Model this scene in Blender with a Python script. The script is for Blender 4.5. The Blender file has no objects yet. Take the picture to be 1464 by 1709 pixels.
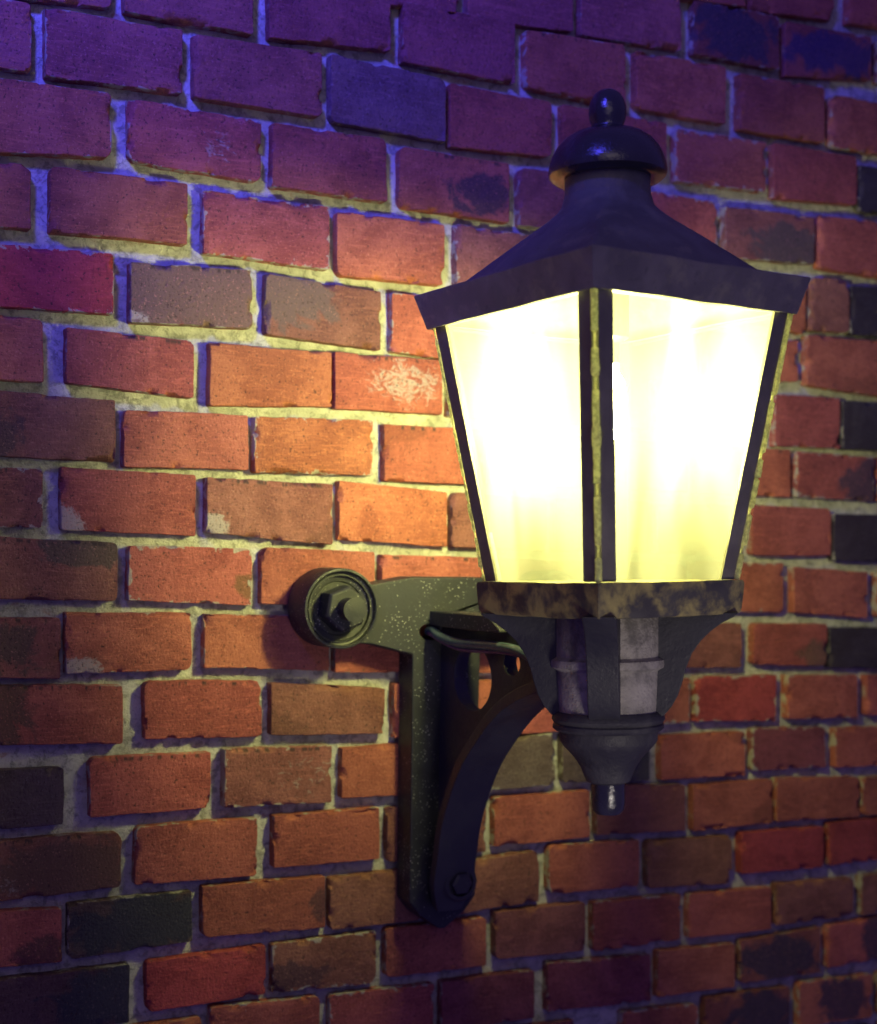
import bpy, math, random
import numpy as np
from mathutils import Vector, Matrix, noise
from mathutils.geometry import tessellate_polygon

random.seed(7)
rng = np.random.default_rng(11)
scene = bpy.context.scene
COL = scene.collection
PI = math.pi

# ------------------------------------------------------------------ helpers
CAM_R = [[0.882898, -0.46929, 0.016059], [-0.023125, -0.077613, -0.996715], [0.468995, 0.879627, -0.079376]]
CAM_C = [-0.26773, -1.48875, -0.57121]
BRICKS = [
(-2,5.5,'r',9616,1848,10991,2019,11022,1411,9640,1272),
(-2,6.5,'r',11278,2049,12894,2177,12930,1581,11311,1424),
(-2,4.5,'r',8235,1717,9515,1853,9539,1303,8253,1197),
(-1,3.0,'p',4023,988,5380,1000,5391,459,4031,360),
(-1,4.0,'p',5514,1004,6936,1099,6951,536,5525,428),
(-1,5.0,'p',7047,1121,8519,1211,8542,591,7065,508),
(-1,6.0,'k1',8732,1227,10098,1280,10128,617,8756,581),
(-1,7.0,'b1',10220,1238,11721,1312,11751,755,10251,560),
(-1,8.0,'p',11852,1308,13498,1433,13535,852,11883,749),
(0,-0.5,'p',-785,-11,154,88,150,-356,-790,-441),
(0,0.5,'p',310,159,1373,318,1372,-228,306,-327),
(0,1.5,'p',1510,265,2889,375,2892,-225,1509,-249),
(0,2.5,'p',3086,371,4517,497,4526,-111,3090,-222),
(0,3.5,'p',4684,435,6141,478,6157,-200,4694,-204),
(0,4.5,'r',6290,422,7707,497,7731,-247,6306,-222),
(0,5.5,'r',7876,459,9257,496,9285,-196,7899,-221),
(0,6.5,'r',9497,460,10905,510,10940,-185,9526,-228),
(0,7.5,'r',11053,442,12526,499,12564,-156,11086,-225),
(1,0.0,'p',-644,-432,573,-344,569,-995,-652,-1038),
(1,1.0,'p',719,-366,2114,-333,2115,-964,716,-1020),
(1,2.0,'p',2251,-339,3691,-292,3698,-957,2253,-974),
(1,3.0,'g',3805,-279,5232,-317,5245,-999,3813,-988),
(1,4.0,'r',5313,-349,6671,-341,6688,-968,5326,-1038),
(1,5.0,'r',6830,-340,8354,-336,8376,-948,6848,-982),
(1,6.0,'r',8504,-371,9964,-326,9991,-946,8527,-998),
(1,7.0,'r',10101,-319,11539,-286,11573,-917,10132,-1006),
(1,8.0,'k',11608,-398,13124,-301,13162,-914,11640,-990),
(2,0.5,'r',85,-1124,1360,-1096,1358,-1727,79,-1838),
(2,1.5,'r',1555,-1105,2991,-1117,2995,-1745,1554,-1721),
(2,2.5,'r',3132,-1117,4490,-1087,4500,-1771,3136,-1776),
(2,3.5,'r',4670,-1139,6095,-1138,6110,-1803,4681,-1804),
(2,4.5,'t',6255,-1154,7622,-1143,7642,-1767,6271,-1819),
(2,5.5,'o',7730,-1165,9177,-1192,9200,-1791,7750,-1792),
(2,6.5,'t',9333,-1211,10809,-1186,10838,-1783,9359,-1851),
(2,7.5,'r',10915,-1138,12463,-1096,12505,-1829,10948,-1825),
(3,0.0,'r',-608,-1936,553,-1924,549,-2531,-616,-2601),
(3,1.0,'r',756,-1902,2173,-1886,2174,-2502,752,-2537),
(3,2.0,'r',2357,-1925,3794,-1920,3801,-2585,2359,-2566),
(3,3.0,'o',3903,-1946,5244,-1946,5257,-2617,3910,-2636),
(3,4.0,'t',5410,-1910,6757,-1930,6773,-2557,5423,-2584),
(3,5.0,'r',6903,-1938,8241,-2061,8260,-2613,6920,-2567),
(3,6.0,'r',8368,-2073,9612,-2045,9636,-2617,8388,-2627),
(3,7.0,'o',9748,-2031,10717,-1994,10752,-2716,9772,-2605),
(3,8.0,'t',10817,-1968,11472,-1929,11508,-2628,10850,-2643),
(3,9.0,'k',11530,-2005,12969,-1922,13010,-2610,11563,-2647),
(4,0.5,'c',71,-2729,1388,-2693,1387,-3298,65,-3325),
(4,1.5,'t',1570,-2760,2896,-2700,2899,-3313,1570,-3366),
(4,2.5,'t',3063,-2720,4443,-2781,4452,-3419,3068,-3360),
(4,3.5,'o',4598,-2766,5887,-2789,5902,-3465,4608,-3429),
(4,4.5,'r',6027,-2799,7397,-2845,7417,-3488,6042,-3467),
(4,5.5,'r',7549,-2844,8972,-2808,8997,-3478,7569,-3490),
(4,6.5,'o',9104,-2810,10621,-2807,10646,-3336,9129,-3469),
(4,7.5,'r',10777,-2725,12374,-2698,12417,-3454,10808,-3383),
(5,0.0,'r',-570,-3395,665,-3425,662,-4044,-578,-4042),
(5,1.0,'r',902,-3482,2244,-3509,2245,-4107,899,-4028),
(5,2.0,'o',2437,-3506,3841,-3508,3848,-4094,2439,-4170),
(5,3.0,'o',3891,-3497,5244,-3485,5255,-4102,3898,-4107),
(5,4.0,'o',5352,-3495,6673,-3493,6689,-4103,5363,-4107),
(5,5.0,'r',6790,-3496,8191,-3483,8212,-4106,6806,-4097),
(5,6.0,'r',8318,-3500,9602,-3542,9625,-4096,8340,-4112),
(5,7.0,'r',10267,-3540,11395,-3515,11429,-4188,10297,-4213),
(5,8.0,'k',11451,-3552,12825,-3514,12863,-4173,11484,-4195),
(6,0.5,'t',117,-4163,1396,-4193,1395,-4809,112,-4810),
(6,1.5,'r',1499,-4275,2858,-4259,2861,-4833,1499,-4857),
(6,2.5,'o',2943,-4260,4361,-4224,4369,-4835,2947,-4862),
(6,3.5,'o',4516,-4261,5807,-4249,5821,-4886,4525,-4887),
(6,4.5,'o',5933,-4242,7288,-4244,7306,-4882,5947,-4894),
(6,5.5,'r',7424,-4249,8830,-4268,8853,-4880,7443,-4877),
(6,6.5,'o',8978,-4273,10542,-4259,10571,-4876,9002,-4888),
(6,7.5,'r',10660,-4272,12049,-4289,12082,-4887,10688,-4872),
(6,8.5,'r',12181,-4290,13387,-4273,13425,-4896,12214,-4883),
(7,0.0,'t',-588,-4912,657,-4934,653,-5518,-596,-5530),
(7,1.0,'r',850,-4895,2270,-4922,2272,-5562,847,-5522),
(7,2.0,'t',2408,-4941,3867,-4964,3875,-5636,2410,-5526),
(7,3.0,'o',3967,-4920,5340,-5004,5351,-5628,3975,-5572),
(7,4.0,'t',5413,-4997,6713,-5027,6730,-5660,5425,-5631),
(7,5.0,'r',6846,-5022,8243,-5029,8265,-5663,6863,-5658),
(7,6.0,'r',8388,-5038,9698,-5025,9725,-5682,8409,-5661),
(7,7.0,'r',9944,-5007,11309,-5028,11340,-5655,9972,-5663),
(7,8.0,'k',11379,-5090,12891,-5078,12929,-5745,11411,-5725),
(8,0.5,'t',105,-5614,1419,-5661,1418,-6263,99,-6235),
(8,1.5,'o',1550,-5686,2919,-5702,2922,-6310,1549,-6261),
(8,2.5,'o',3040,-5684,4407,-5714,4416,-6335,3044,-6295),
(8,3.5,'o',4512,-5743,5867,-5761,5881,-6409,4520,-6354),
(8,4.5,'r',5981,-5767,7332,-5780,7352,-6454,5995,-6409),
(8,5.5,'r',7455,-5779,8854,-5802,8879,-6464,7475,-6455),
(8,6.5,'o',8990,-5761,10499,-5777,10529,-6432,9014,-6398),
(8,7.5,'r',10696,-5824,12033,-5883,12067,-6512,10724,-6433),
(8,8.5,'r',12227,-5881,13757,-5899,13799,-6568,12260,-6499),
(9,0.0,'t',-530,-6416,819,-6450,816,-7065,-537,-7015),
(9,1.0,'r',889,-6394,2228,-6403,2230,-7003,886,-7020),
(9,2.0,'r',2383,-6417,3848,-6449,3855,-7053,2384,-6991),
(9,3.0,'r',3929,-6468,5327,-6502,5338,-7121,3936,-7074),
(9,4.0,'o',5437,-6503,6752,-6513,6768,-7156,5448,-7123),
(9,5.0,'r',6871,-6514,8231,-6538,8252,-7180,6888,-7159),
(9,6.0,'t',8365,-6565,9813,-6583,9837,-7156,8384,-7131),
(9,7.0,'r',10029,-6583,11313,-6600,11341,-7171,10052,-7128),
(9,8.0,'k',11383,-6651,12984,-6679,13018,-7253,11410,-7201),
(10,0.5,'r',152,-7127,1473,-7165,1473,-7770,147,-7733),
(10,1.5,'o',1721,-7125,3043,-7159,3047,-7777,1721,-7740),
(10,2.5,'t',3160,-7192,4547,-7284,4554,-7810,3164,-7766),
(10,3.5,'r',4684,-7236,6013,-7237,6028,-7896,4693,-7864),
(10,4.5,'o',6128,-7240,7375,-7249,7394,-7894,6142,-7889),
(10,5.5,'o',7483,-7264,8981,-7292,9002,-7862,7502,-7886),
(10,6.5,'c2',9087,-7271,10439,-7281,10467,-7903,9109,-7853),
(10,7.5,'r',10637,-7295,11917,-7319,11949,-7912,10664,-7883),
(10,8.5,'r',12092,-7333,13555,-7341,13592,-7941,12121,-7884),
(11,0.0,'n',-432,-7988,850,-8009,847,-8592,-439,-8609),
(11,1.0,'r',1132,-7919,2453,-7935,2455,-8531,1130,-8552),
(11,2.0,'t',2617,-7898,3889,-7925,3897,-8572,2620,-8542),
(11,3.0,'o',4035,-7965,5556,-7955,5568,-8574,4042,-8539),
(11,4.0,'n2',5682,-7949,6917,-7923,6934,-8562,5694,-8575),
(11,5.0,'n2',7038,-7936,8353,-7930,8375,-8583,7054,-8541),
(11,6.0,'o',8562,-8038,9933,-8026,9958,-8623,8582,-8595),
(11,7.0,'p2',10079,-7997,11365,-8036,11393,-8584,10103,-8562),
(11,8.0,'r',11555,-8055,13026,-8090,13058,-8642,11583,-8603),
(12,0.5,'t',78,-8731,1458,-8737,1457,-9318,72,-9354),
(12,1.5,'r',1620,-8688,2992,-8700,2996,-9338,1620,-9311),
(12,2.5,'r',3200,-8687,4495,-8685,4504,-9281,3204,-9275),
(12,3.5,'t',4631,-8695,5944,-8681,5958,-9321,4640,-9327),
(12,4.5,'r',6073,-8675,7456,-8670,7474,-9266,6086,-9266),
(12,5.5,'t',7568,-8618,8949,-8688,8972,-9290,7587,-9243),
(12,6.5,'r',9101,-8700,10449,-8714,10475,-9293,9124,-9315),
(12,7.5,'r',10524,-8701,12033,-8775,12062,-9332,10551,-9290),
(12,8.5,'r',12103,-8779,13647,-8841,13678,-9359,12132,-9323),
(13,0.0,'r',-468,-9421,821,-9505,818,-10065,-475,-10030),
(13,1.0,'n3',900,-9469,2241,-9448,2242,-10005,898,-10049),
(13,2.0,'r',2369,-9417,3829,-9434,3836,-10025,2371,-9979),
(13,3.0,'t',3906,-9458,5306,-9447,5317,-10071,3913,-10060),
(13,4.0,'t',5423,-9445,6700,-9379,6716,-10005,5434,-10058),
(13,5.0,'r',6869,-9321,8243,-9365,8263,-9973,6885,-9931),
(13,6.0,'t',8387,-9392,9764,-9434,9791,-10078,8408,-10014),
(13,7.0,'c2',9931,-9406,11371,-9432,11398,-9993,9955,-9968),
(13,8.0,'c2',11497,-9398,13101,-9378,13136,-9983,11527,-9981),
(14,0.5,'n3',65,-10188,1540,-10183,1540,-10803,60,-10798),
(14,1.5,'c2',1748,-10190,3112,-10157,3116,-10709,1748,-10741),
(14,2.5,'t',3203,-10163,4489,-10156,4498,-10770,3207,-10712),
(14,3.5,'r',4622,-10136,5970,-10146,5982,-10734,4631,-10713),
(14,4.5,'t',6113,-10092,7427,-10104,7445,-10725,6126,-10682),
(14,5.5,'r',7563,-10117,8936,-10148,8958,-10755,7582,-10752),
(14,6.5,'r',9088,-10163,10483,-10201,10509,-10789,9111,-10756),
(14,7.5,'t',10587,-10168,11992,-10214,12020,-10749,10613,-10743),
(14,8.5,'t',12147,-10199,13729,-10187,13763,-10743,12177,-10760),
(15,0.0,'r',-623,-10876,686,-10880,683,-11477,-630,-11449),
(15,1.0,'r',836,-10880,2357,-10891,2359,-11501,833,-11480),
(15,2.0,'r',2468,-10784,3767,-10837,3774,-11460,2470,-11378),
(15,3.0,'r',3909,-10841,5262,-10879,5274,-11536,3916,-11481),
(15,4.0,'p2',5379,-10874,6678,-10885,6693,-11488,5390,-11477),
(15,5.0,'p2',6887,-10819,8465,-10911,8485,-11516,6904,-11439),
(15,6.0,'r',8602,-10878,9861,-10923,9885,-11512,8623,-11485),
(15,7.0,'k1',9990,-10896,11411,-10869,11442,-11503,10015,-11486),
(15,8.0,'r',11551,-10855,13103,-10827,13139,-11440,11581,-11461),
(16,3.5,'r',4469,-11565,5856,-11596,5869,-12217,4477,-12162),
(16,4.5,'p2',5972,-11587,7293,-11621,7310,-12238,5985,-12210),
(16,5.5,'r',8064,-11622,9282,-11674,9307,-12329,8085,-12251),
(16,6.5,'k1',9411,-11618,10886,-11642,10915,-12282,9437,-12292),
(16,7.5,'r',11052,-11614,12424,-11671,12457,-12294,11082,-12247),
(16,8.5,'r',12584,-11676,14117,-11651,14157,-12282,12617,-12286)]
AMB_COL, AMB = (.30, .20, 1.0), .15
def LIGHTS():
    # blue stage lamp in front, up to the left, washing the top of the wall
    l = bpy.data.lights.new('blue_lamp', 'SPOT'); l.energy = 235; l.color = (.08, .07, 1.0); l.spot_size = math.radians(62); l.spot_blend = 1.0; l.shadow_soft_size = .12
    o = bpy.data.objects.new('blue_lamp', l); COL.objects.link(o); o.location = (-.62, -1.15, .78)
    o.rotation_euler = (Vector((.14, 0, .36))-Vector(o.location)).to_track_quat('-Z', 'Y').to_euler()
    # unseen fills added here: front one lifts the ironwork, low one the lantern base
    area('front_fill', (-.5, -2.2, .3), (.5, 0, -.5), 1.2, 2.0, (1.0, .84, .84))
    area('low_fill', (.35, -1.25, -1.15), (.515, -.36, -.66),   .22, .16, (1.0, .90, .80), 40)
class MB:
    """collects vertices and faces; build() links ONE mesh object"""
    def __init__(s): s.v, s.f = [], []
    def add(s, vs, fs):
        o = len(s.v); s.v += [tuple(v) for v in vs]; s.f += [tuple(o+i for i in f) for f in fs]
        return s
    def build(s, name, mat, parent=None, xf=None, bevel=0, smooth=35, seg=2):
        vs = [Vector(v) for v in s.v]
        if xf is not None: vs = [xf @ v for v in vs]
        off = OFF.get(parent.name, Vector((0, 0, 0))) if parent else Vector((0, 0, 0))
        me = bpy.data.meshes.new(name)
        me.from_pydata([v-off for v in vs], [], s.f); me.validate(); me.update()
        o = bpy.data.objects.new(name, me); COL.objects.link(o)
        if parent: o.parent = parent; OFF[o.name] = off
        me.materials.append(mat)
        me.shade_smooth(); me.set_sharp_from_angle(angle=math.radians(smooth))
        if bevel:
            m = o.modifiers.new('bevel', 'BEVEL'); m.width = bevel; m.segments = seg; m.limit_method = 'ANGLE'
            m.angle_limit = math.radians(32); m.harden_normals = True
        return o
OFF = {}

def loft(rings, cap0=True, cap1=True):
    b = MB(); n = len(rings[0]); vs = [p for r in rings for p in r]; fs = []
    for k in range(len(rings)-1):
        for i in range(n):
            j = (i+1) % n
            fs.append((k*n+i, k*n+j, (k+1)*n+j, (k+1)*n+i))
    if cap0: fs.append(tuple(range(n-1, -1, -1)))
    if cap1: fs.append(tuple((len(rings)-1)*n+i for i in range(n)))
    return b.add(vs, fs)

def circ(r, z, n=64): return [(r*math.cos(2*PI*i/n), r*math.sin(2*PI*i/n), z) for i in range(n)]
def lathe(prof, n=64): return loft([circ(max(r, 1e-4), z, n) for r, z in prof])
def squ(R, z, blend=0.0, per=14, wob=0.0, seed=0.0, rc=0.0):
    """square section with its corners on the axes (half diagonal R), blended towards a circle"""
    pts = []
    cs = [(-1,0),(0,-1),(1,0),(0,1)]
    for k in range(4):
        a, c = cs[k], cs[(k+1) % 4]
        for i in range(per):
            t = i/per
            x, y = a[0]+(c[0]-a[0])*t, a[1]+(c[1]-a[1])*t
            l = math.hypot(x, y)
            sx, sy = x/l, y/l
            bl = blend + (1-blend)*0.0
            rr = l*(1-bl)+bl
            if rc: rr = min(rr, 1-rc+ (rc*0.35 if i == 0 else 0)) if l > 1-rc*0.5 else rr
            w = noise.noise(Vector((sx*3+seed, sy*3, z*9)))*wob if wob else 0
            pts.append((sx*(R*rr+w), sy*(R*rr+w), z+(noise.noise(Vector((sx*4-seed, sy*4, z*5+7)))*wob*0.8 if wob else 0)))
    return pts

def prism(loops, to3, t0, t1):
    """flat polygon with holes given as 2D loops, extruded from t0 to t1"""
    b = MB(); flat = [p for l in loops for p in l]
    tris = tessellate_polygon([[Vector((p[0], p[1], 0)) for p in l] for l in loops])
    n = len(flat)
    vs = [to3(p, t0) for p in flat] + [to3(p, t1) for p in flat]
    # consistent winding
    fs = []
    for t in tris:
        a, c, d = (flat[i] for i in t)
        ar = (c[0]-a[0])*(d[1]-a[1])-(c[1]-a[1])*(d[0]-a[0])
        t = tuple(t) if ar > 0 else tuple(reversed(t))
        fs.append(t); fs.append(tuple(n+i for i in reversed(t)))
    o = 0
    for l in loops:
        m = len(l)
        ar = sum(l[i][0]*l[(i+1) % m][1]-l[(i+1) % m][0]*l[i][1] for i in range(m))
        hole = o > 0
        for i in range(m):
            j = (i+1) % m
            q = (o+i, n+o+i, n+o+j, o+j)
            if (ar > 0) == hole: q = tuple(reversed(q))
            fs.append(q)
        o += m
    return b.add(vs, fs)

def tube(path, r, n=12, rad=None):
    pts = [Vector(p) for p in path]; rings = []
    up = Vector((0.13, 0.31, 0.94))
    for i, p in enumerate(pts):
        d = (pts[min(i+1, len(pts)-1)]-pts[max(i-1, 0)]).normalized()
        a = d.cross(up).normalized(); c = d.cross(a).normalized()
        rr = rad[i] if rad else r
        rings.append([tuple(p+a*rr*math.cos(2*PI*k/n)+c*rr*math.sin(2*PI*k/n)) for k in range(n)])
    return loft(rings)

def smooth_path(pts, k=8):
    P = [Vector(p) for p in pts]; P = [2*P[0]-P[1]]+P+[2*P[-1]-P[-2]]; out = []
    for i in range(1, len(P)-2):
        for s in range(k):
            t = s/k; a, b, c, d = P[i-1], P[i], P[i+1], P[i+2]
            out.append(0.5*((2*b)+(c-a)*t+(2*a-5*b+4*c-d)*t*t+(3*b-a-3*c+d)*t**3))
    out.append(P[-2]); return [tuple(o) for o in out]

def ellipse(cx, cy, rx, ry, n=32, ph=0): return [(cx+rx*math.cos(2*PI*i/n+ph), cy+ry*math.sin(2*PI*i/n+ph)) for i in range(n)]

# ------------------------------------------------------------------ materials
class NT:
    def __init__(s, name):
        s.m = bpy.data.materials.new(name); s.m.use_nodes = True
        s.t = s.m.node_tree; s.t.nodes.clear(); s.out = s.n('ShaderNodeOutputMaterial')
    def n(s, k, **kw):
        o = s.t.nodes.new(k)
        for a, b in kw.items(): setattr(o, a, b)
        return o
    def l(s, a, b): s.t.links.new(a, b)
    def val(s, sock, v):
        if hasattr(v, 'is_output') or isinstance(v, bpy.types.NodeSocket): s.l(v, sock)
        else: sock.default_value = v
    def math(s, op, a, b=None, c=None, clamp=False):
        o = s.n('ShaderNodeMath', operation=op, use_clamp=clamp)
        for i, x in enumerate((a, b, c)):
            if x is not None: s.val(o.inputs[i], x)
        return o.outputs[0]
    def noise(s, vec, scale, detail=4, rough=.55, dist=0, out=0):
        o = s.n('ShaderNodeTexNoise'); s.l(vec, o.inputs['Vector'])
        o.inputs['Scale'].default_value = scale; o.inputs['Detail'].default_value = detail
        o.inputs['Roughness'].default_value = rough; o.inputs['Distortion'].default_value = dist
        return o.outputs[out]
    def vor(s, vec, scale, feature='F1', out='Distance', rand=1.0):
        o = s.n('ShaderNodeTexVoronoi', feature=feature); s.l(vec, o.inputs['Vector'])
        o.inputs['Scale'].default_value = scale; o.inputs['Randomness'].default_value = rand
        return o.outputs[out]
    def step(s, x, lo, hi, a=0.0, b=1.0):
        o = s.n('ShaderNodeMapRange', interpolation_type='SMOOTHSTEP'); s.l(x, o.inputs[0])
        for i, v in zip((1, 2, 3, 4), (lo, hi, a, b)): o.inputs[i].default_value = v
        return o.outputs[0]
    def mix(s, f, a, b, mode='MIX'):
        o = s.n('ShaderNodeMix', data_type='RGBA', blend_type=mode)
        s.val(o.inputs[0], f)
        for sock, v in ((o.inputs[6], a), (o.inputs[7], b)):
            if isinstance(v, tuple): sock.default_value = (*v, 1) if len(v) == 3 else v
            else: s.l(v, sock)
        return o.outputs[2]
    def scale(s, vec, x, y, z):
        o = s.n('ShaderNodeVectorMath', operation='MULTIPLY'); s.l(vec, o.inputs[0]); o.inputs[1].default_value = (x, y, z)
        return o.outputs[0]
    def vadd(s, a, b):
        o = s.n('ShaderNodeVectorMath', operation='ADD'); s.l(a, o.inputs[0]); s.l(b, o.inputs[1]); return o.outputs[0]
    def attr(s, name, out='Fac'):
        o = s.n('ShaderNodeAttribute'); o.attribute_name = name; return o.outputs[out]
    def bump(s, h, dist, strength=1.0, nrm=None):
        o = s.n('ShaderNodeBump'); o.inputs['Strength'].default_value = strength; o.inputs['Distance'].default_value = dist
        s.l(h, o.inputs['Height'])
        if nrm is not None: s.l(nrm, o.inputs['Normal'])
        return o.outputs[0]
    def principled(s, base, rough, nrm=None, metallic=0.0, spec=0.5, **kw):
        o = s.n('ShaderNodeBsdfPrincipled')
        if isinstance(base, tuple): o.inputs['Base Color'].default_value = (*base, 1)
        else: s.l(base, o.inputs['Base Color'])
        s.val(o.inputs['Roughness'], rough); s.val(o.inputs['Metallic'], metallic); o.inputs['Specular IOR Level'].default_value = spec
        if nrm is not None: s.l(nrm, o.inputs['Normal'])
        for k, v in kw.items(): o.inputs[k].default_value = v
        s.l(o.outputs[0], s.out.inputs['Surface']); return o

def mat_brick():
    t = NT('painted_brick')
    pos = t.n('ShaderNodeNewGeometry').outputs['Position']
    off = t.attr('boff', 'Vector'); p = t.vadd(pos, off)
    base = t.attr('bcol', 'Color')
    # large paint mottling inside a brick
    m1 = t.noise(p, 16, 5, .6, .6)
    m2 = t.noise(t.scale(p, 1, 1, 3.0), 55, 4, .6, 1.5)
    c = t.mix(t.step(m1, .36, .62, 0, .85), base, t.mix(1.0, base, (.62, .56, .62), 'MULTIPLY'))
    c = t.mix(t.step(m2, .52, .72, 0, .45), c, t.mix(1.0, base, (1.45, 1.5, 1.35), 'MULTIPLY'))
    # fine dry-brush strokes across the brick
    br = t.noise(t.scale(p, 5, 1, 60), 3.2, 5, .65, 2.2)
    c = t.mix(t.step(br, .50, .70, 0, .5), c, t.mix(1.0, base, (1.55, 1.6, 1.5), 'MULTIPLY'))
    # upright wire-cut grain of the brick face
    vg = t.noise(t.scale(p, 1.6, 1, .55), 240, 4, .7, .3)
    c = t.mix(t.step(vg, .54, .68, 0, .6), c, t.mix(1.0, base, (.5, .45, .5), 'MULTIPLY'))
    # dark paint blots
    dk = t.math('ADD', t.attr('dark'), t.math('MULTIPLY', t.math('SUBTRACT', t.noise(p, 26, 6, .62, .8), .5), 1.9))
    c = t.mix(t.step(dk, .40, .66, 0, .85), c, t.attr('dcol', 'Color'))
    # chalky scuffs
    wn = t.noise(t.scale(p, 1, 1, 1.5), 75, 8, .72, 1.2)
    wh = t.math('ADD', t.math('MULTIPLY', t.attr('chalk'), 1.35), t.math('MULTIPLY', t.math('SUBTRACT', wn, .5), 1.7))
    c = t.mix(t.step(wh, .56, .86, 0, .75), c, (.40, .36, .32))
    # grains and specks
    sp = t.noise(p, 430, 3, .6)
    c = t.mix(t.step(sp, .58, .70, 0, .55), c, t.mix(1.0, base, (1.7, 2.1, 2.1), 'MULTIPLY'))
    pit = t.noise(p, 330, 3, .6)
    c = t.mix(t.step(pit, .30, .42, .8, 0), c, (.03, .018, .015))
    # mortar dragged over the arrises
    eg = t.attr('edge')
    er = t.noise(p, 60, 5, .65, .6)
    sm = t.math('SUBTRACT', t.math('MULTIPLY', t.step(er, .42, .78, 0, 1), t.math('ADD', .0010, t.math('MULTIPLY', t.attr('smear'), .016))), eg)
    c = t.mix(t.step(sm, .0002, .0014, 0, .85), c, (.36, .34, .28))
    # row of small notches left by the cutter along the top edge
    wx = t.noise(t.scale(p, 1, .2, .12), 150, 2, .5)
    c = t.mix(t.math('MULTIPLY', t.attr('notch'), t.step(wx, .52, .6)), c, (.045, .03, .026))
    h = t.math('ADD', t.math('MULTIPLY', m2, .35), t.math('MULTIPLY', vg, .5))
    h = t.math('ADD', h, t.math('MULTIPLY', pit, .6)); h = t.math('ADD', h, t.math('MULTIPLY', br, .06))
    h = t.math('ADD', h, t.math('MULTIPLY', wn, .25))
    nrm = t.bump(h, .0026, .9)
    t.principled(c, t.step(m1, .3, .7, .62, .85), nrm, spec=.28)
    return t.m

def mat_mortar():
    t = NT('mortar')
    p = t.n('ShaderNodeNewGeometry').outputs['Position']
    a = t.noise(p, 30, 6, .65); b = t.noise(p, 420, 4, .65); g = t.noise(p, 95, 5, .7, .5)
    c = t.mix(t.step(a, .35, .65), (.42, .415, .39), (.60, .59, .55))
    c = t.mix(t.step(g, .48, .62, 0, .8), c, (.24, .235, .22))
    c = t.mix(t.step(b, .6, .72, 0, .5), c, (.62, .58, .48))
    c = t.mix(t.step(b, .26, .38, .6, 0), c, (.12, .11, .10))
    red = t.noise(t.scale(p, 1, 1, 2.2), 11, 4, .6, .4)
    c = t.mix(t.math('MULTIPLY', t.step(red, .62, .68, 0, .6), t.step(g, .4, .5, 1, .3)), c, (.30, .12, .075))
    h = t.math('ADD', t.math('MULTIPLY', b, .5), t.math('MULTIPLY', g, .8))
    t.principled(c, .9, t.bump(h, .0042, 1.0), spec=.2)
    return t.m

def mat_iron(name, base=(.028, .028, .031), stain_or_glare=None, patch_amt=.5, speck=0.0, rough=.5, worn_or_glare=(.055, .053, .05), bump=.0012, spec=.5):
    t = NT(name)
    p = t.n('ShaderNodeTexCoord').outputs['Object']
    a = t.noise(p, 22, 5, .6, .3); b = t.noise(p, 240, 4, .65); d = t.noise(p, 70, 5, .65, .5)
    c = t.mix(t.step(a, .38, .68, 0, .6), base, tuple(x*1.7 for x in base))
    c = t.mix(t.step(d, .58, .72, 0, .35), c, worn_or_glare)
    if stain_or_glare:
        s = t.noise(p, 38, 6, .6, .3)
        c = t.mix(t.step(s, .50-patch_amt*.1, .66, 0, .7), c, stain_or_glare)
    if speck:
        v = t.vor(p, 300); vb = t.noise(p, 26, 3, .5)
        v2 = t.vor(t.scale(p, 1.1, .9, 1.0), 120)
        sp = t.math('MAXIMUM', t.math('MULTIPLY', t.step(v, .13, .2, 1, 0), t.step(vb, .42, .62)), t.step(v2, .05, .09, 1, 0))
        c = t.mix(t.math('MULTIPLY', sp, speck), c, (.55, .53, .45))
    h = t.math('ADD', t.math('MULTIPLY', b, .5), t.math('MULTIPLY', d, .7))
    t.principled(c, t.step(a, .3, .7, rough-.1, rough+.14), t.bump(h, bump, .8), spec=spec)
    return t.m

def mat_pane():
    t = NT('frosted_lantern_glass')
    p = t.n('ShaderNodeTexCoord').outputs['Object']
    w = t.noise(t.scale(p, 1, 1, .16), 9, 2, .5, 1.0)
    col = t.mix(t.step(w, .38, .64), (.19, .19, .205), (.09, .092, .09))
    tr = t.n('ShaderNodeBsdfTranslucent'); t.l(col, tr.inputs[0])
    df = t.n('ShaderNodeBsdfDiffuse'); df.inputs[0].default_value = (.30, .30, .20, 1)
    tp = t.n('ShaderNodeBsdfTransparent'); tp.inputs[0].default_value = (1, 1, 1, 1)
    m1 = t.n('ShaderNodeMixShader'); m1.inputs[0].default_value = .15; t.l(tr.outputs[0], m1.inputs[1]); t.l(df.outputs[0], m1.inputs[2])
    m2 = t.n('ShaderNodeMixShader'); m2.inputs[0].default_value = PANE_CLEAR; t.l(m1.outputs[0], m2.inputs[1]); t.l(tp.outputs[0], m2.inputs[2])
    t.l(m2.outputs[0], t.out.inputs['Surface'])
    return t.m

def mat_bead():
    t = NT('old_solder_resin')
    p = t.n('ShaderNodeTexCoord').outputs['Object']
    n = t.noise(p, 190, 4, .7)
    tr = t.n('ShaderNodeBsdfTranslucent'); t.l(t.mix(t.step(n, .4, .6), (.92, .92, .62), (.45, .45, .25)), tr.inputs[0])
    b = t.n('ShaderNodeBsdfPrincipled'); b.inputs['Base Color'].default_value = (.55, .54, .36, 1); b.inputs['Roughness'].default_value = .4
    m = t.n('ShaderNodeMixShader'); m.inputs[0].default_value = .4; t.l(tr.outputs[0], m.inputs[1]); t.l(b.outputs[0], m.inputs[2])
    t.l(m.outputs[0], t.out.inputs['Surface']); return t.m

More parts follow.
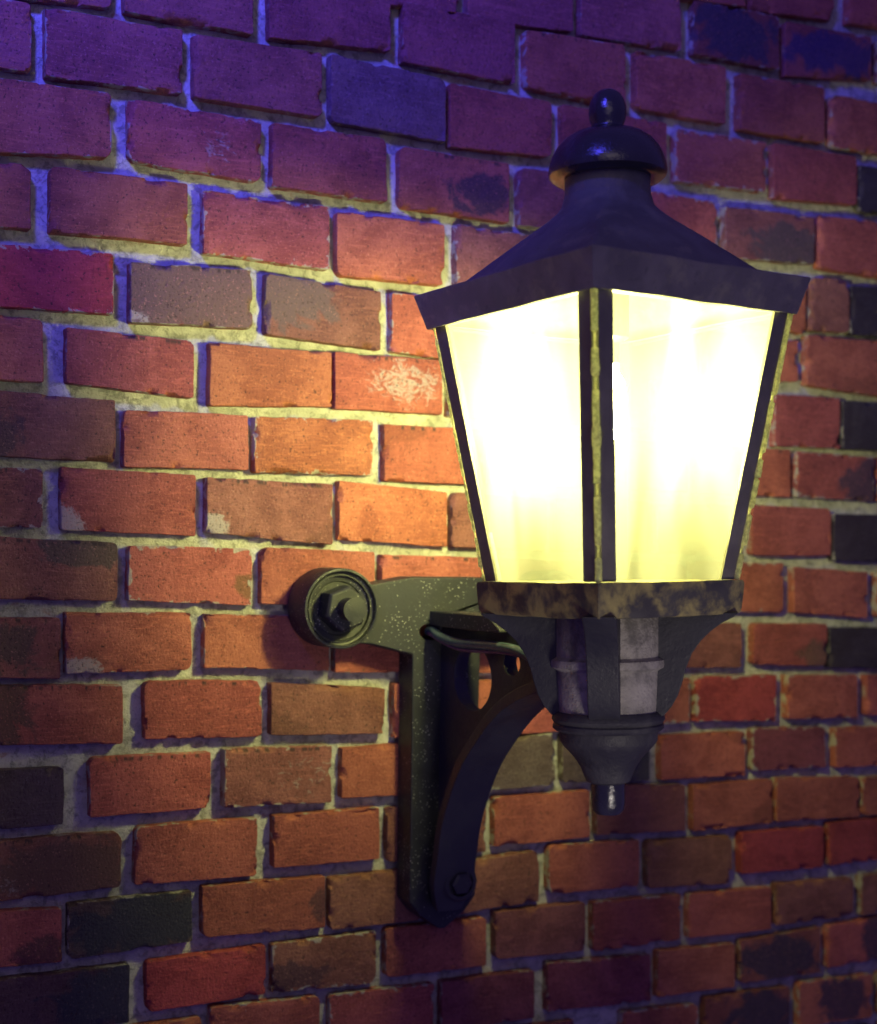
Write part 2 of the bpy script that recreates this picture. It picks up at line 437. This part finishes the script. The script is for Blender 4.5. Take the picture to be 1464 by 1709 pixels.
def mat_emit(name, col, s):
    t = NT(name); e = t.n('ShaderNodeEmission'); e.inputs[0].default_value = (*col, 1); e.inputs[1].default_value = s
    t.l(e.outputs[0], t.out.inputs['Surface']); return t.m

def mat_plain(name, col, rough, metallic=0):
    t = NT(name); p = t.n('ShaderNodeTexCoord').outputs['Object']; n = t.noise(p, 180, 3, .6)
    t.principled(t.mix(t.step(n, .4, .7), col, tuple(c*1.6 for c in col)), rough, t.bump(n, .0006, .5), metallic=metallic); return t.m

PANE_CLEAR = .40
BULB = 1040.0
LIGHT_COL = (1.0, .98, .29)
BRICK, MORTAR = mat_brick(), mat_mortar()
IRON = mat_iron('black_painted_iron')
IRON_PLATE = mat_iron('speckled_black_iron', base=(.015, .016, .020), speck=1.0, rough=.52, worn_or_glare=(.045, .045, .047))
IRON_RING = mat_iron('stained_black_iron', base=(.055, .052, .045), stain_or_glare=(.52, .44, .13), patch_amt=.9)
IRON_POST = mat_iron('flare_tinted_post_iron', base=(.15, .14, .11), worn_or_glare=(.3, .29, .2))  # raised olive tones paint lens flare into the post colour
IRON_COLLAR = mat_iron('weathered_dark_iron', base=(.032, .031, .034), stain_or_glare=(.07, .068, .066), patch_amt=.2, worn_or_glare=(.03, .03, .03), rough=.6, bump=.002)
IRON_DRUM = mat_iron('weathered_grey_iron', base=(.29, .27, .23), stain_or_glare=(.07, .068, .06), patch_amt=.5, worn_or_glare=(.03, .03, .028), rough=.75, bump=.004)
IRON_ROOF = mat_iron('glare_lifted_black_iron', base=(.13, .13, .125), stain_or_glare=(.24, .23, .18), patch_amt=-.2, rough=.55)  # lifted grey stands in for veiling glare over the roof
IRON_BAND = mat_iron('glare_tinted_eave_iron', base=(.19, .18, .15), stain_or_glare=(.36, .34, .22), patch_amt=.1, rough=.6)  # lighter base and yellow patches paint lamp glare into the eave
IRON_GLOSS = mat_iron('glossy_black_iron', base=(.02, .02, .024), rough=.20, worn_or_glare=(.05, .05, .055), bump=.0010, spec=1.0)
PANE, BEAD = mat_pane(), mat_bead()
CABLE = mat_plain('dark_cable_sheath', (.03, .045, .06), .35)
WIRE = mat_plain('purple_wire_sheath', (.07, .02, .06), .4)

# ------------------------------------------------------------------ the brick wall
PAL = {'r': (.34, .098, .070), 'o': (.40, .124, .066), 't': (.235, .092, .070), 'c': (.38, .05, .065), 'c2': (.33, .058, .055),
       'g': (.17, .10, .11), 'p': (.27, .085, .085), 'p2': (.20, .055, .065), 'n': (.085, .062, .06), 'n2': (.125, .088, .08),
       'n3': (.10, .058, .058), 'k': (.045, .035, .045), 'k1': (.22, .07, .06), 'b1': (.25, .08, .065)}
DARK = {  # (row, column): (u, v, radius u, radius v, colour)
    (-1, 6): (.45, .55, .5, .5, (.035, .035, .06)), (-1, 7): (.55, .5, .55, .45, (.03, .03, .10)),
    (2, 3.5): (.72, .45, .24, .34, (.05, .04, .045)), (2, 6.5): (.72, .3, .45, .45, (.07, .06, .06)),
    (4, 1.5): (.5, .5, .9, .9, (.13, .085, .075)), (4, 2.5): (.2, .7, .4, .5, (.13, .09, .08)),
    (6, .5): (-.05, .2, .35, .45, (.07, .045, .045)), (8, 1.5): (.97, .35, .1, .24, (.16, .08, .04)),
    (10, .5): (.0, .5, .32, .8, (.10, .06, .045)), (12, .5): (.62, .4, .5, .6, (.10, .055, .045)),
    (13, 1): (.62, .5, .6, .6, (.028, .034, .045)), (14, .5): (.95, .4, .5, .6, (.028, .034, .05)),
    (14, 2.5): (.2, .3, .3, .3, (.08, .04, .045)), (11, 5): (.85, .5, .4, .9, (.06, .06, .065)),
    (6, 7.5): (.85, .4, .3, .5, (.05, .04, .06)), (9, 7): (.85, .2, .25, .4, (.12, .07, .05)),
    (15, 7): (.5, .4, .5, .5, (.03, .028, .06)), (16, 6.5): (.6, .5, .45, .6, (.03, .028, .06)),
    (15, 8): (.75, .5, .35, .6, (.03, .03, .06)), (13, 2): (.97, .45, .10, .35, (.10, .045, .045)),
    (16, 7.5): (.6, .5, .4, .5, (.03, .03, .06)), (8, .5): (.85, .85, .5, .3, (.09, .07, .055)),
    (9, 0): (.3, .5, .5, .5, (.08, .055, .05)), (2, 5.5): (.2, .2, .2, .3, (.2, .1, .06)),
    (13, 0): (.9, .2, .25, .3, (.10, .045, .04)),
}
CHALK = {(2, 1.5): (.68, .42, .18, .55, .42), (11, 2): (.72, .5, .42, .55, .40), (5, 3): (.66, .55, .5, .6, .50), (12, .5): (.05, .3, .3, .8, .36),
         (15, 2): (.45, .6, .5, .5, .3), (8, 1.5): (.2, .05, .3, .2, .35), (3, 2): (.5, .1, .5, .2, .25), (12, 0): (.8, .8, .2, .3, .3),
         (7, 2): (.3, .1, .6, .3, .22), (9, 2): (.5, .4, .5, .5, .16), (4, 1.5): (.05, .05, .12, .25, .55), (7, 1): (.03, .1, .13, .3, .85),
         (9, 1): (.1, .05, .2, .22, .85), (7, 2.0): (.04, .1, .14, .3, .85)}

bv, bf, bcol, bdk, bdc, bch, bed, bsm, bof, bno = [], [], [], [], [], [], [], [], [], []
NOTCH = {(8, .5), (9, 0), (10, .5), (11, 0), (11, 1), (12, .5), (13, 1), (10, 1.5), (4, 1.5), (5, 1), (5, 3), (2, 3.5), (7, 0)}
def add_brick(X, Z, row, col, kind, generic=False):
    """X, Z: four corners TL TR BR BL on the wall plane; the face stands at y = 0 and the sides run back into the mortar"""
    w = (X[1]+X[2]-X[0]-X[3])/2; h = (Z[0]+Z[1]-Z[2]-Z[3])/2
    seed = random.random()*100
    def stops(L, n):
        e = [0, .0007, .0018, .0036, .0065]
        mid = [e[-1]+(L-2*e[-1])*i/n for i in range(1, n)]
        return e+mid+[L-x for x in reversed(e)]
    xs = stops(w, 9 if generic else 30); zs = stops(h, 5 if generic else 12)
    cr = [random.choice((.0015, .003, .006, .009)) if random.random() < .5 else .002 for _ in range(4)]
    proud = random.uniform(-.0012, .0012); tx, tz = random.uniform(-.008, .008), random.uniform(-.012, .012)
    base = PAL[kind]; k = random.uniform(.86, 1.14); hue = random.uniform(-.1, .1)
    c = (base[0]*k, base[1]*k*(1+hue), base[2]*k*(1-hue*.5))
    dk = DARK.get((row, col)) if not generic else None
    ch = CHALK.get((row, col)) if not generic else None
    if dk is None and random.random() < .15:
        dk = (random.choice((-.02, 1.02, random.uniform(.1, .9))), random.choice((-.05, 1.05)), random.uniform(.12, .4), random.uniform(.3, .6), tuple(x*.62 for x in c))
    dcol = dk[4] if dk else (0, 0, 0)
    smear = random.choice((.0, .0, .05, .1, .2, .45))
    notch = .85 if (not generic and (row, col) in NOTCH) or random.random() < .05 else 0
    off = (random.uniform(-9, 9), random.uniform(-9, 9), random.uniform(-9, 9))
    o = len(bv); nx, nz = len(xs), len(zs)
    for iz, z in enumerate(zs):
        for ix, x in enumerate(xs):
            u, v = x/w, z/h
            # rounded corners: pull in the ends of the rows next to the top and bottom
            r = cr[(0 if v < .5 else 2)+(0 if u < .5 else 1)]
            d = min(z, h-z); ins = r-math.sqrt(max(r*r-(r-d)**2, 0)) if d < r else 0
            uu = (x+(ins*(1-2*u)))/w
            de = min(x, w-x, z, h-z)
            t = 1-v
            px = (X[0]*(1-uu)+X[1]*uu)*t+(X[3]*(1-uu)+X[2]*uu)*v
            pz = (Z[0]*(1-uu)+Z[1]*uu)*t+(Z[3]*(1-uu)+Z[2]*uu)*v
            e = max(0, 1-de/.012)
            n1 = noise.noise_vector(Vector((px*22, seed, pz*22))); n2 = noise.noise_vector(Vector((px*95, seed+5, pz*95)))
            ox = .0007*(1 if u > .5 else -1)*(1 if min(x, w-x) < .012 else 0); oz = .0007*(1 if v < .5 else -1)*(1 if min(z, h-z) < .012 else 0)
            px += ox+e*(n1[0]*.0011+n2[0]*.0006); pz += oz+e*(n1[2]*.0011+n2[2]*.0006)
            # arris rounding and a slightly uneven face
            rr = .0010; q = max(0, rr-de)/rr
            y = .0008*(1-math.sqrt(max(0, 1-q*q)))
            cp = noise.noise(Vector((px*60, seed+9, pz*60)))
            if cp > .26: y += min(.008, (cp-.26)*.05)*max(0, 1-de/.005)
            y += proud+tx*(u-.5)*.1+tz*(v-.5)*.05+noise.noise(Vector((px*14, seed, pz*14)))*.0012
            bv.append((px, y, pz)); bcol.append(c); bed.append(de if de > 0 else 0); bsm.append(smear); bof.append(off); bdc.append(dcol); bno.append(notch*max(0, min(1, 1.6-abs(z-.0028)/.0016)) if .012 < x < w-.012 else 0)
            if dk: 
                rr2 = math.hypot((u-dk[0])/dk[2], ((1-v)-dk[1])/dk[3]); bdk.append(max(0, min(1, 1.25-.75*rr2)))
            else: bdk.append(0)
            if ch: 
                rr3 = math.hypot((u-ch[0])/ch[2], ((1-v)-ch[1])/ch[3]); bch.append(ch[4]*max(0, min(1, 1.5-rr3)))
            else: bch.append(0)
    for iz in range(nz-1):
        for ix in range(nx-1):
            a = o+iz*nx+ix; bf.append((a, a+nx, a+nx+1, a+1))
    rim = [o+i for i in range(nx)]+[o+r_*nx+nx-1 for r_ in range(1, nz)]+[o+(nz-1)*nx+i for i in range(nx-2, -1, -1)]+[o+r_*nx for r_ in range(nz-2, 0, -1)]
    s = len(bv)
    for i in rim:
        x, y, z = bv[i]; bv.append((x, .021, z)); bcol.append(c); bed.append(0); bsm.append(0.05); bof.append(off); bdc.append(dcol); bdk.append(0); bch.append(0); bno.append(0)
    m = len(rim)
    for i in range(m):
        j = (i+1) % m; bf.append((rim[i], rim[j], s+j, s+i))

rows = {}
for b in BRICKS:
    r, c, kind = b[0], b[1], b[2]
    if r > 7 and kind == 'o': kind = 'r'
    q = [x/10000 for x in b[3:]]
    X, Z = q[0::2], q[1::2]
    rows.setdefault(r, []).append((X, Z)); add_brick(X, Z, r, c, kind)
KIND = ['r', 'r', 'r', 'o', 't', 't', 'p', 'c2', 'n3', 'o']
XL, XR = -.75, 2.15
for r, L in rows.items():
    L.sort(key=lambda q: q[0][0])
    X, Z = L[0]; x = (X[0]+X[3])/2-.012; zt, zb = Z[0], Z[3]
    while x > XL:
        x0 = x-.137+random.uniform(-.004, .004); zt -= .0; 
        add_brick((x0, x, x, x0), (zt, zt, zb, zb), r, 99, random.choice(KIND), True); x = x0-.012
    X, Z = L[-1]; x = (X[1]+X[2])/2+.012; zt, zb = Z[1], Z[2]
    while x < XR:
        x1 = x+.137+random.uniform(-.004, .004)
        add_brick((x, x1, x1, x), (zt, zt, zb, zb), r, 99, random.choice(KIND), True); x = x1+.012
ztop = max(max(Z) for X, Z in rows[-2])+.01; zbot = min(min(Z) for X, Z in rows[16])-.01
for k in range(6):
    for (z1, z0) in ((ztop+.075*k+.064, ztop+.075*k), (zbot-.075*k, zbot-.075*k-.064)):
        x = XL+(k % 2)*.07-.07
        while x < XR:
            add_brick((x, x+.137, x+.137, x), (z1, z1, z0, z0), 99, 99, random.choice(KIND), True); x += .149
ZT, ZB = ztop+.075*6, zbot-.075*6

wall = bpy.data.objects.new('brick_wall', None); COL.objects.link(wall); wall.location = (.6, .05, ZB)
wall['label'] = 'weathered red brick wall with recessed grey mortar behind the lantern'; wall['category'] = 'wall'
OFF['brick_wall'] = Vector(wall.location)
WO = np.array(wall.location)
def fast_mesh(name, v, f, mat, parent, sharp=40):
    me = bpy.data.meshes.new(name); me.from_pydata(v, [], f); me.update(); me.materials.append(mat)
    me.shade_smooth(); me.set_sharp_from_angle(angle=math.radians(sharp))
    o = bpy.data.objects.new(name, me); COL.objects.link(o); o.parent = parent; return o
bo = fast_mesh('bricks', (np.array(bv)-WO).tolist(), bf, BRICK, wall, 34)
me = bo.data
for nm, data, typ in (('bcol', bcol, 'FLOAT_COLOR'), ('dcol', bdc, 'FLOAT_COLOR'), ('boff', bof, 'FLOAT_VECTOR'), ('dark', bdk, 'FLOAT'),
                      ('chalk', bch, 'FLOAT'), ('edge', bed, 'FLOAT'), ('smear', bsm, 'FLOAT'), ('notch', bno, 'FLOAT')):
    a = me.attributes.new(nm, typ, 'POINT'); d = np.array(data, dtype=np.float32)
    if typ == 'FLOAT_COLOR': a.data.foreach_set('color', np.c_[d, np.ones(len(d), np.float32)].ravel())
    elif typ == 'FLOAT_VECTOR': a.data.foreach_set('vector', d.ravel())
    else: a.data.foreach_set('value', d)

# mortar: one uneven sheet about 8 mm behind the brick faces, backed by a solid slab
def mortar():
    b = []; step = .005
    nx, nz = int((1.45+.15)/step), int((.45+1.45)/step)
    x0, z0 = -.12, -1.42
    for j in range(nz+1):
        for i in range(nx+1):
            x, z = x0+i*step, z0+j*step
            y = .0135+noise.noise(Vector((x*9, 3, z*9)))*.0016+noise.noise(Vector((x*45, 8, z*45)))*.0012+noise.noise(Vector((x*160, 8, z*160)))*.0009
            b.append((x, y, z))
    f = [(j*(nx+1)+i, j*(nx+1)+i+1, (j+1)*(nx+1)+i+1, (j+1)*(nx+1)+i) for j in range(nz) for i in range(nx)]
    xa, xb, za, zb = x0, x0+nx*step, z0, z0+nz*step
    n = len(b)
    b += [(XL-.1, .0135, ZB-.02), (XR+.1, .0135, ZB-.02), (XR+.1, .0135, ZT+.02), (XL-.1, .0135, ZT+.02), (xa, .0135, za), (xb, .0135, za), (xb, .0135, zb), (xa, .0135, zb)]
    f += [(n, n+1, n+5, n+4), (n+1, n+2, n+6, n+5), (n+2, n+3, n+7, n+6), (n+3, n, n+4, n+7)]
    m = len(b)
    b += [(XL-.1, .10, ZB-.02), (XR+.1, .10, ZB-.02), (XR+.1, .10, ZT+.02), (XL-.1, .10, ZT+.02)]
    f += [(n+1, n, m, m+1), (n+2, n+1, m+1, m+2), (n+3, n+2, m+2, m+3), (n, n+3, m+3, m), (m+3, m+2, m+1, m)]
    fast_mesh('mortar', (np.array(b)-WO).tolist(), f, MORTAR, wall, 180)
mortar()

# ------------------------------------------------------------------ the lantern
XW = .5184                                            # plane of the bracket web
lamp = bpy.data.objects.new('wall_lantern', None); COL.objects.link(lamp); lamp.location = (XW, 0, -.80)
lamp['label'] = 'lit black iron wall lantern with four glowing panes on a cast bracket'; lamp['category'] = 'wall lantern'
OFF['wall_lantern'] = Vector(lamp.location)
HEAD = Matrix.Translation((.5152, -.36, -.5947)) @ Matrix.Rotation(-.0195, 4, 'Y') @ Matrix.Rotation(-.0184, 4, 'X') @ Matrix.Rotation(-.6736, 4, 'Z')
P_ = lambda b, n, m, **k: b.build(n, m, lamp, **k)

# mounting plate with two ears, pointed foot and a cable hole
def xz(p, t): return (p[0], t, p[1])
s = .5184
half = [(0, -.5985), (.046, -.5985), (.100, -.6075), (.146, -.607), (.146, -.673), (.098, -.674), (.0445, -.687), (.0435, -.975), (.030, -.992), (.004, -1.0105)]
outl = [(s+x, z) for x, z in half]+[(s-x, z) for x, z in reversed(half[1:])]
plate = P_(prism([outl, ellipse(.4965, -.6610, .0135, .0095, 24)], xz, .0015, -.035), 'mounting_plate', IRON_PLATE, bevel=.0022)
# bosses with nut and bolt
def boss(cx, cz, tilt):
    T = Matrix.Translation((cx, 0, cz)) @ Matrix.Rotation(PI/2, 4, 'X')
    b = lathe([(.030, -.001), (.0425, -.001), (.0445, .003), (.0445, .0500), (.0438, .0517), (.0418, .0520), (.0408, .0510), (.0403, .0465), (.0385, .0458), (.0378, .0470), (.0362, .0470), (.0355, .0430), (.0300, .0420), (.0292, .0405), (.001, .0400)], 72)
    o = P_(b, 'bolt_boss', IRON_PLATE, xf=T, smooth=30)
    hx = lambda r, z: [(r*math.cos(PI/3*i+tilt), r*math.sin(PI/3*i+tilt), z) for i in range(6)]
    loft([hx(.0262, .040), hx(.0262, .0625), hx(.0230, .0655)]).build('hex_nut', IRON_PLATE, o, xf=T, bevel=.0012, smooth=25)
    lathe([(.0125, .06), (.0130, .083), (.0135, .0865), (.001, .0875)], 32).build('bolt_end', IRON_PLATE, o, xf=T)
boss(.3774, -.6335, .35); boss(.6594, -.6340, .1)
# web of the arm with two holes
brace = [(-.052, -.985), (-.060, -.950), (-.068, -.918), (-.076, -.883), (-.094, -.845), (-.119, -.807), (-.150, -.776), (-.181, -.750), (-.216, -.729), (-.262, -.712), (-.315, -.700)]
bc = smooth_path([(a, c, 0) for a, c in brace], 5); bc2 = [(p[0], p[1]) for p in bc]
def yz(p, t): return (t, p[0], p[1])
outer = [(-.034, -.642), (-.034, -.985)]+[(a+.004, c+.004) for a, c in bc2]+[(-.335, -.70), (-.335, -.642)]
P_(prism([outer, ellipse(-.109, -.7085, .042, .0365, 40), ellipse(-.1935, -.686, .0165, .0130, 28)], yz, XW-.008, XW+.008), 'arm_web', IRON, bevel=.001)
P_(prism([[(-.0345, -.637), (-.165, -.6365), (-.192, -.650), (-.192, -.654), (-.0345, -.654)]], yz, XW-.0235, XW+.0235), 'arm_flange', IRON_PLATE, bevel=.0015)
# curved brace flange (T section), a rounded tab with a bolt at its foot
def flange():
    n = len(bc2); rings = []
    for i, (y, z) in enumerate(bc2):
        a = bc2[min(i+1, n-1)]; c = bc2[max(i-1, 0)]
        d = Vector((a[0]-c[0], a[1]-c[1])).normalized(); nn = Vector((d[1], -d[0]))
        if nn[0] > 0: nn = -nn
        hw = .026 if i > 6 else (.016+.010*math.sin(min(1, i/6)*PI/2))
        t = .0125
        y2, z2 = y-nn[0]*t, z-nn[1]*t
        rings.append([(XW-hw, y, z), (XW-hw*.55, y+nn[0]*.0015, z+nn[1]*.0015), (XW+hw*.55, y+nn[0]*.0015, z+nn[1]*.0015), (XW+hw, y, z), (XW+hw, y2, z2), (XW-hw, y2, z2)])
    return loft(rings)
P_(flange(), 'brace_flange', IRON, bevel=.0012)
tb = Matrix.Translation((XW+.008, 0, -.951)) @ Matrix.Rotation(PI/2, 4, 'X')
o = P_(lathe([(.022, .033), (.0225, .060), (.0200, .0635), (.0160, .0635), (.0145, .058), (.001, .058)], 40), 'foot_boss', IRON, xf=tb)
hx = lambda r, z: [(r*math.cos(PI/3*i), r*math.sin(PI/3*i), z) for i in range(6)]
loft([hx(.0135, .057), hx(.0135, .067), hx(.0095, .069)]).build('hex_nut', IRON, o, xf=tb, bevel=.001, smooth=25)
# cable from the plate along the web into the lantern
P_(tube(smooth_path([(.4972, -.028, -.6610), (.4960, -.042, -.6605), (.4945, -.058, -.6645), (.4975, -.095, -.6700), (.5005, -.140, -.6695), (.5020, -.190, -.6690), (.5035, -.222, -.6715), (.509, -.246, -.681)]), .0052), 'cable', CABLE)
P_(tube(smooth_path([(.4960, -.028, -.6630), (.4915, -.046, -.6640), (.4935, -.070, -.6705), (.4975, -.100, -.6765), (.5005, -.145, -.6762), (.503, -.185, -.6745), (.506, -.22, -.676)]), .0022), 'wire', WIRE)

# head of the lantern (local frame: square with corners on the axes, z = 0 at the top of the base ring)
H = dict(xf=HEAD)
P_(loft([squ(R, z, per=16, wob=.0012, seed=2) for R, z in ((.116, -.0005), (.1255, 0), (.1268, -.003), (.1262, -.012), (.1245, -.027), (.1215, -.0315), (.112, -.0325), (.045, -.0335))]), 'base_ring', IRON_RING, smooth=28, **H)
finp = [(.044, -.030), (.1215, -.030), (.1165, -.0345), (.1075, -.039), (.0965, -.047), (.087, -.0565), (.0790, -.068), (.0735, -.082), (.0700, -.096), (.0660, -.108), (.0600, -.119), (.053, -.127), (.044, -.131)]
for k in range(4):
    A = HEAD @ Matrix.Rotation(k*PI/2, 4, 'Z')
    P_(prism([finp], lambda p, t: (p[0], t, p[1]), -.0145, .0145), 'fin', IRON, xf=A, bevel=.0035, seg=3)
P_(lathe([(.048, -.030), (.0500, -.033), (.0500, -.0715), (.0510, -.0725), (.0548, -.0745), (.0555, -.0780), (.0548, -.0815), (.0510, -.0835), (.0495, -.0850), (.0480, -.124), (.040, -.1245)], 80), 'base_drum', IRON_DRUM, **H)
P_(lathe([(.040, -.1235), (.0500, -.1240), (.0530, -.1270), (.0540, -.1310), (.0525, -.1340), (.0512, -.1352), (.0528, -.1368), (.0532, -.1398), (.0500, -.1425), (.0470, -.1430),
          (.0468, -.1520), (.0452, -.1545), (.0425, -.1580), (.0375, -.1630), (.0315, -.1700), (.0265, -.1780), (.0232, -.1860), (.0212, -.1915), (.0150, -.1945), (.001, -.1950)], 80), 'collar', IRON_COLLAR, **H)
P_(lathe([(.0162, -.192), (.0165, -.212), (.0155, -.2190), (.0118, -.2235), (.001, -.2250)], 40), 'bottom_knob', IRON_GLOSS, **H)

# corner posts (angle iron with a gap bridged by solder), panes
def corner(k, R, z): a = k*PI/2; return Vector((R*math.cos(a), R*math.sin(a), z))
RT, RB, ZTp, ZBt = .1675, .1200, .2465, .0005
for k in range(4):
    b = MB(); N = 12
    for sgn in (1, -1):
        vs = []
        for i in range(N+1):
            t = i/N; R = RB+(RT-RB)*t; z = ZBt+(ZTp-ZBt)*t
            c = corner(k, R, z); e = (corner(k+sgn, R, z)-c).normalized(); inw = (-c.xy.to_3d()).normalized()
            nrm = (inw-e*inw.dot(e)).normalized()
            j = noise.noise(Vector((k*3+sgn, t*9, 0)))*.0006
            a0, a1 = c+e*.0040, c+e*(.0205+j)
            vs += [a0, a1, a1+nrm*.003, a0+nrm*.003]
        fs = []
        for i in range(N):
            for q in range(4):
                r_ = (q+1) % 4; f = (i*4+q, i*4+r_, (i+1)*4+r_, (i+1)*4+q)
                fs.append(f if sgn > 0 else tuple(reversed(f)))
        fs += [(0, 3, 2, 1), (N*4, N*4+1, N*4+2, N*4+3)] if sgn > 0 else [(0, 1, 2, 3), (N*4, N*4+3, N*4+2, N*4+1)]
        b.add(vs, fs)
    post = P_(b, 'corner_post', IRON_POST, xf=HEAD, smooth=30)
    path, rad = [], []
    M_ = 150
    for i in range(M_+1):
        t = i/M_; c = corner(k, RB+(RT-RB)*t-.0010, ZBt+(ZTp-ZBt)*t)
        n_ = noise.noise(Vector((k*7+2, t*60, 1))); lump = noise.noise(Vector((k*5, t*9, 4)))
        gap = .35 if noise.noise(Vector((k*11+1, t*14, 9))) < -.22 else 1
        path.append(tuple(c)); rad.append(max(.0008, ((.0032, .0036, .0034, .0016)[(k+1) % 4]+n_*.0006+max(0, lump-.2)*.003)*gap))
    tube(path, 0, 10, rad).build('solder_bead', BEAD, post, xf=HEAD, smooth=60)
    # pane behind the posts, on the side from corner k to k+1
    vs = []; nx, nz = 12, 16
    for j in range(nz+1):
        t = j/nz; R = RB-.0045+(RT-RB)*t; z = ZBt-.0003+(ZTp-ZBt+.001)*t
        a, c = corner(k, R, z), corner(k+1, R, z)
        for i in range(nx+1):
            p = a.lerp(c, i/nx); q = p.xy.to_3d().normalized()
            vs.append(p+q*noise.noise(Vector((k+i*.25, j*.1, 3)))*.0012)
    fs = [(j*(nx+1)+i, j*(nx+1)+i+1, (j+1)*(nx+1)+i+1, (j+1)*(nx+1)+i) for j in range(nz) for i in range(nx)]
    P_(MB().add(vs, fs), 'glass_pane', PANE, xf=HEAD, smooth=180)

# bulb and its holder
BZ = .162
o = P_(lathe([(.001, BZ-.030), (.009, BZ-.028), (.015, BZ-.021), (.0170, BZ-.010), (.0170, BZ+.014), (.015, BZ+.026), (.010, BZ+.034), (.010, BZ+.040), (.001, BZ+.040)], 20), 'bulb', mat_emit('glowing_bulb', LIGHT_COL, BULB), **H)
P_(lathe([(.001, BZ+.041), (.0115, BZ+.041), (.0115, BZ+.06), (.02, BZ+.065), (.02, BZ+.14), (.001, BZ+.14)], 24), 'bulb_holder', IRON, **H)

# eave band: an open square gutter, flaring outwards
def band():
    prof = [(.1715, .2425), (.1728, .2428), (.1765, .2530), (.1845, .2738), (.1838, .2750), (.1822, .2746), (.1742, .2540), (.1700, .2452)]
    rings = [squ(R, z, per=26, wob=.0014, seed=5) for R, z in prof]
    b = loft(rings, False, False); n = len(rings[0]); k = len(rings)-1
    b.f += [(k*n+i, k*n+(i+1) % n, (i+1) % n, i) for i in range(n)]
    return b
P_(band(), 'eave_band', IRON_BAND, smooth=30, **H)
P_(loft([squ(R, z, bl, per=18, wob=.0010, seed=8) for R, z, bl in ((.150, .2445, 0), (.1710, .2450, 0), (.1716, .2560, 0), (.1700, .2625, 0), (.1560, .2715, .14), (.1180, .2965, .28), (.0840, .3190, .42), (.0610, .3335, .6), (.0485, .3425, .7), (.0430, .3480, 1), (.0410, .3560, 1))], cap0=False), 'roof', IRON_ROOF, smooth=50, **H)
P_(lathe([(.0385, .350), (.0405, .3520), (.0400, .3600), (.0398, .3750), (.0380, .3760)], 64), 'chimney_neck', IRON_ROOF, **H)
P_(lathe([(.036, .3735), (.0450, .3715), (.0505, .3725), (.0545, .3760), (.0552, .3795), (.0545, .3850), (.0520, .3930), (.0480, .4005), (.0420, .4075), (.0340, .4130), (.0250, .4165), (.0190, .4180), (.0165, .4195)], 80), 'vent_cap', IRON_GLOSS, **H)
P_(lathe([(.0160, .4180), (.0150, .4205), (.0152, .4230), (.0168, .4270), (.0176, .4330), (.0172, .4390), (.0155, .4450), (.0125, .4500), (.0080, .4535), (.001, .4547)], 48), 'finial', IRON_GLOSS, **H)

# ------------------------------------------------------------------ camera
cam = bpy.data.objects.new('camera', bpy.data.cameras.new('camera')); COL.objects.link(cam); scene.camera = cam
R_ = Matrix(CAM_R)            # rows: image right, image down, forward
rot = Matrix((R_[0], -R_[1], -R_[2])).transposed()
cam.matrix_world = Matrix.Translation(CAM_C) @ rot.to_4x4()
cd = cam.data; cd.sensor_fit = 'HORIZONTAL'; cd.sensor_width = 36; cd.lens = 2391.376/1464*36
cd.shift_y = (1113.84-854.5)/1464; cd.shift_x = 0; cd.clip_start = .05; cd.clip_end = 50
cd.dof.use_dof = True; cd.dof.focus_distance = 1.40; cd.dof.aperture_fstop = 4.5

# ------------------------------------------------------------------ light
world = bpy.data.worlds.new('World'); scene.world = world; world.use_nodes = True
bg = world.node_tree.nodes['Background']; bg.inputs[0].default_value = (*AMB_COL, 1); bg.inputs[1].default_value = AMB
def area(name, loc, target, size, power, col, spread=180):
    l = bpy.data.lights.new(name, 'AREA'); l.shape = 'DISK'; l.size = size; l.energy = power; l.color = col; l.spread = math.radians(spread)
    o = bpy.data.objects.new(name, l); COL.objects.link(o); o.location = loc
    o.rotation_euler = (Vector(target)-Vector(loc)).to_track_quat('-Z', 'Y').to_euler(); return o
LIGHTS()

vs_ = scene.view_settings; scene.display_settings.display_device = 'sRGB'
vs_.view_transform = 'Standard'; vs_.look = 'None'; vs_.exposure = 0.2; vs_.gamma = 1; vs_.use_curve_mapping = False
scene.cycles.max_bounces = 8; scene.cycles.transparent_max_bounces = 8
scene.cycles.sample_clamp_indirect = 12.0
scene.cycles.use_denoising = True
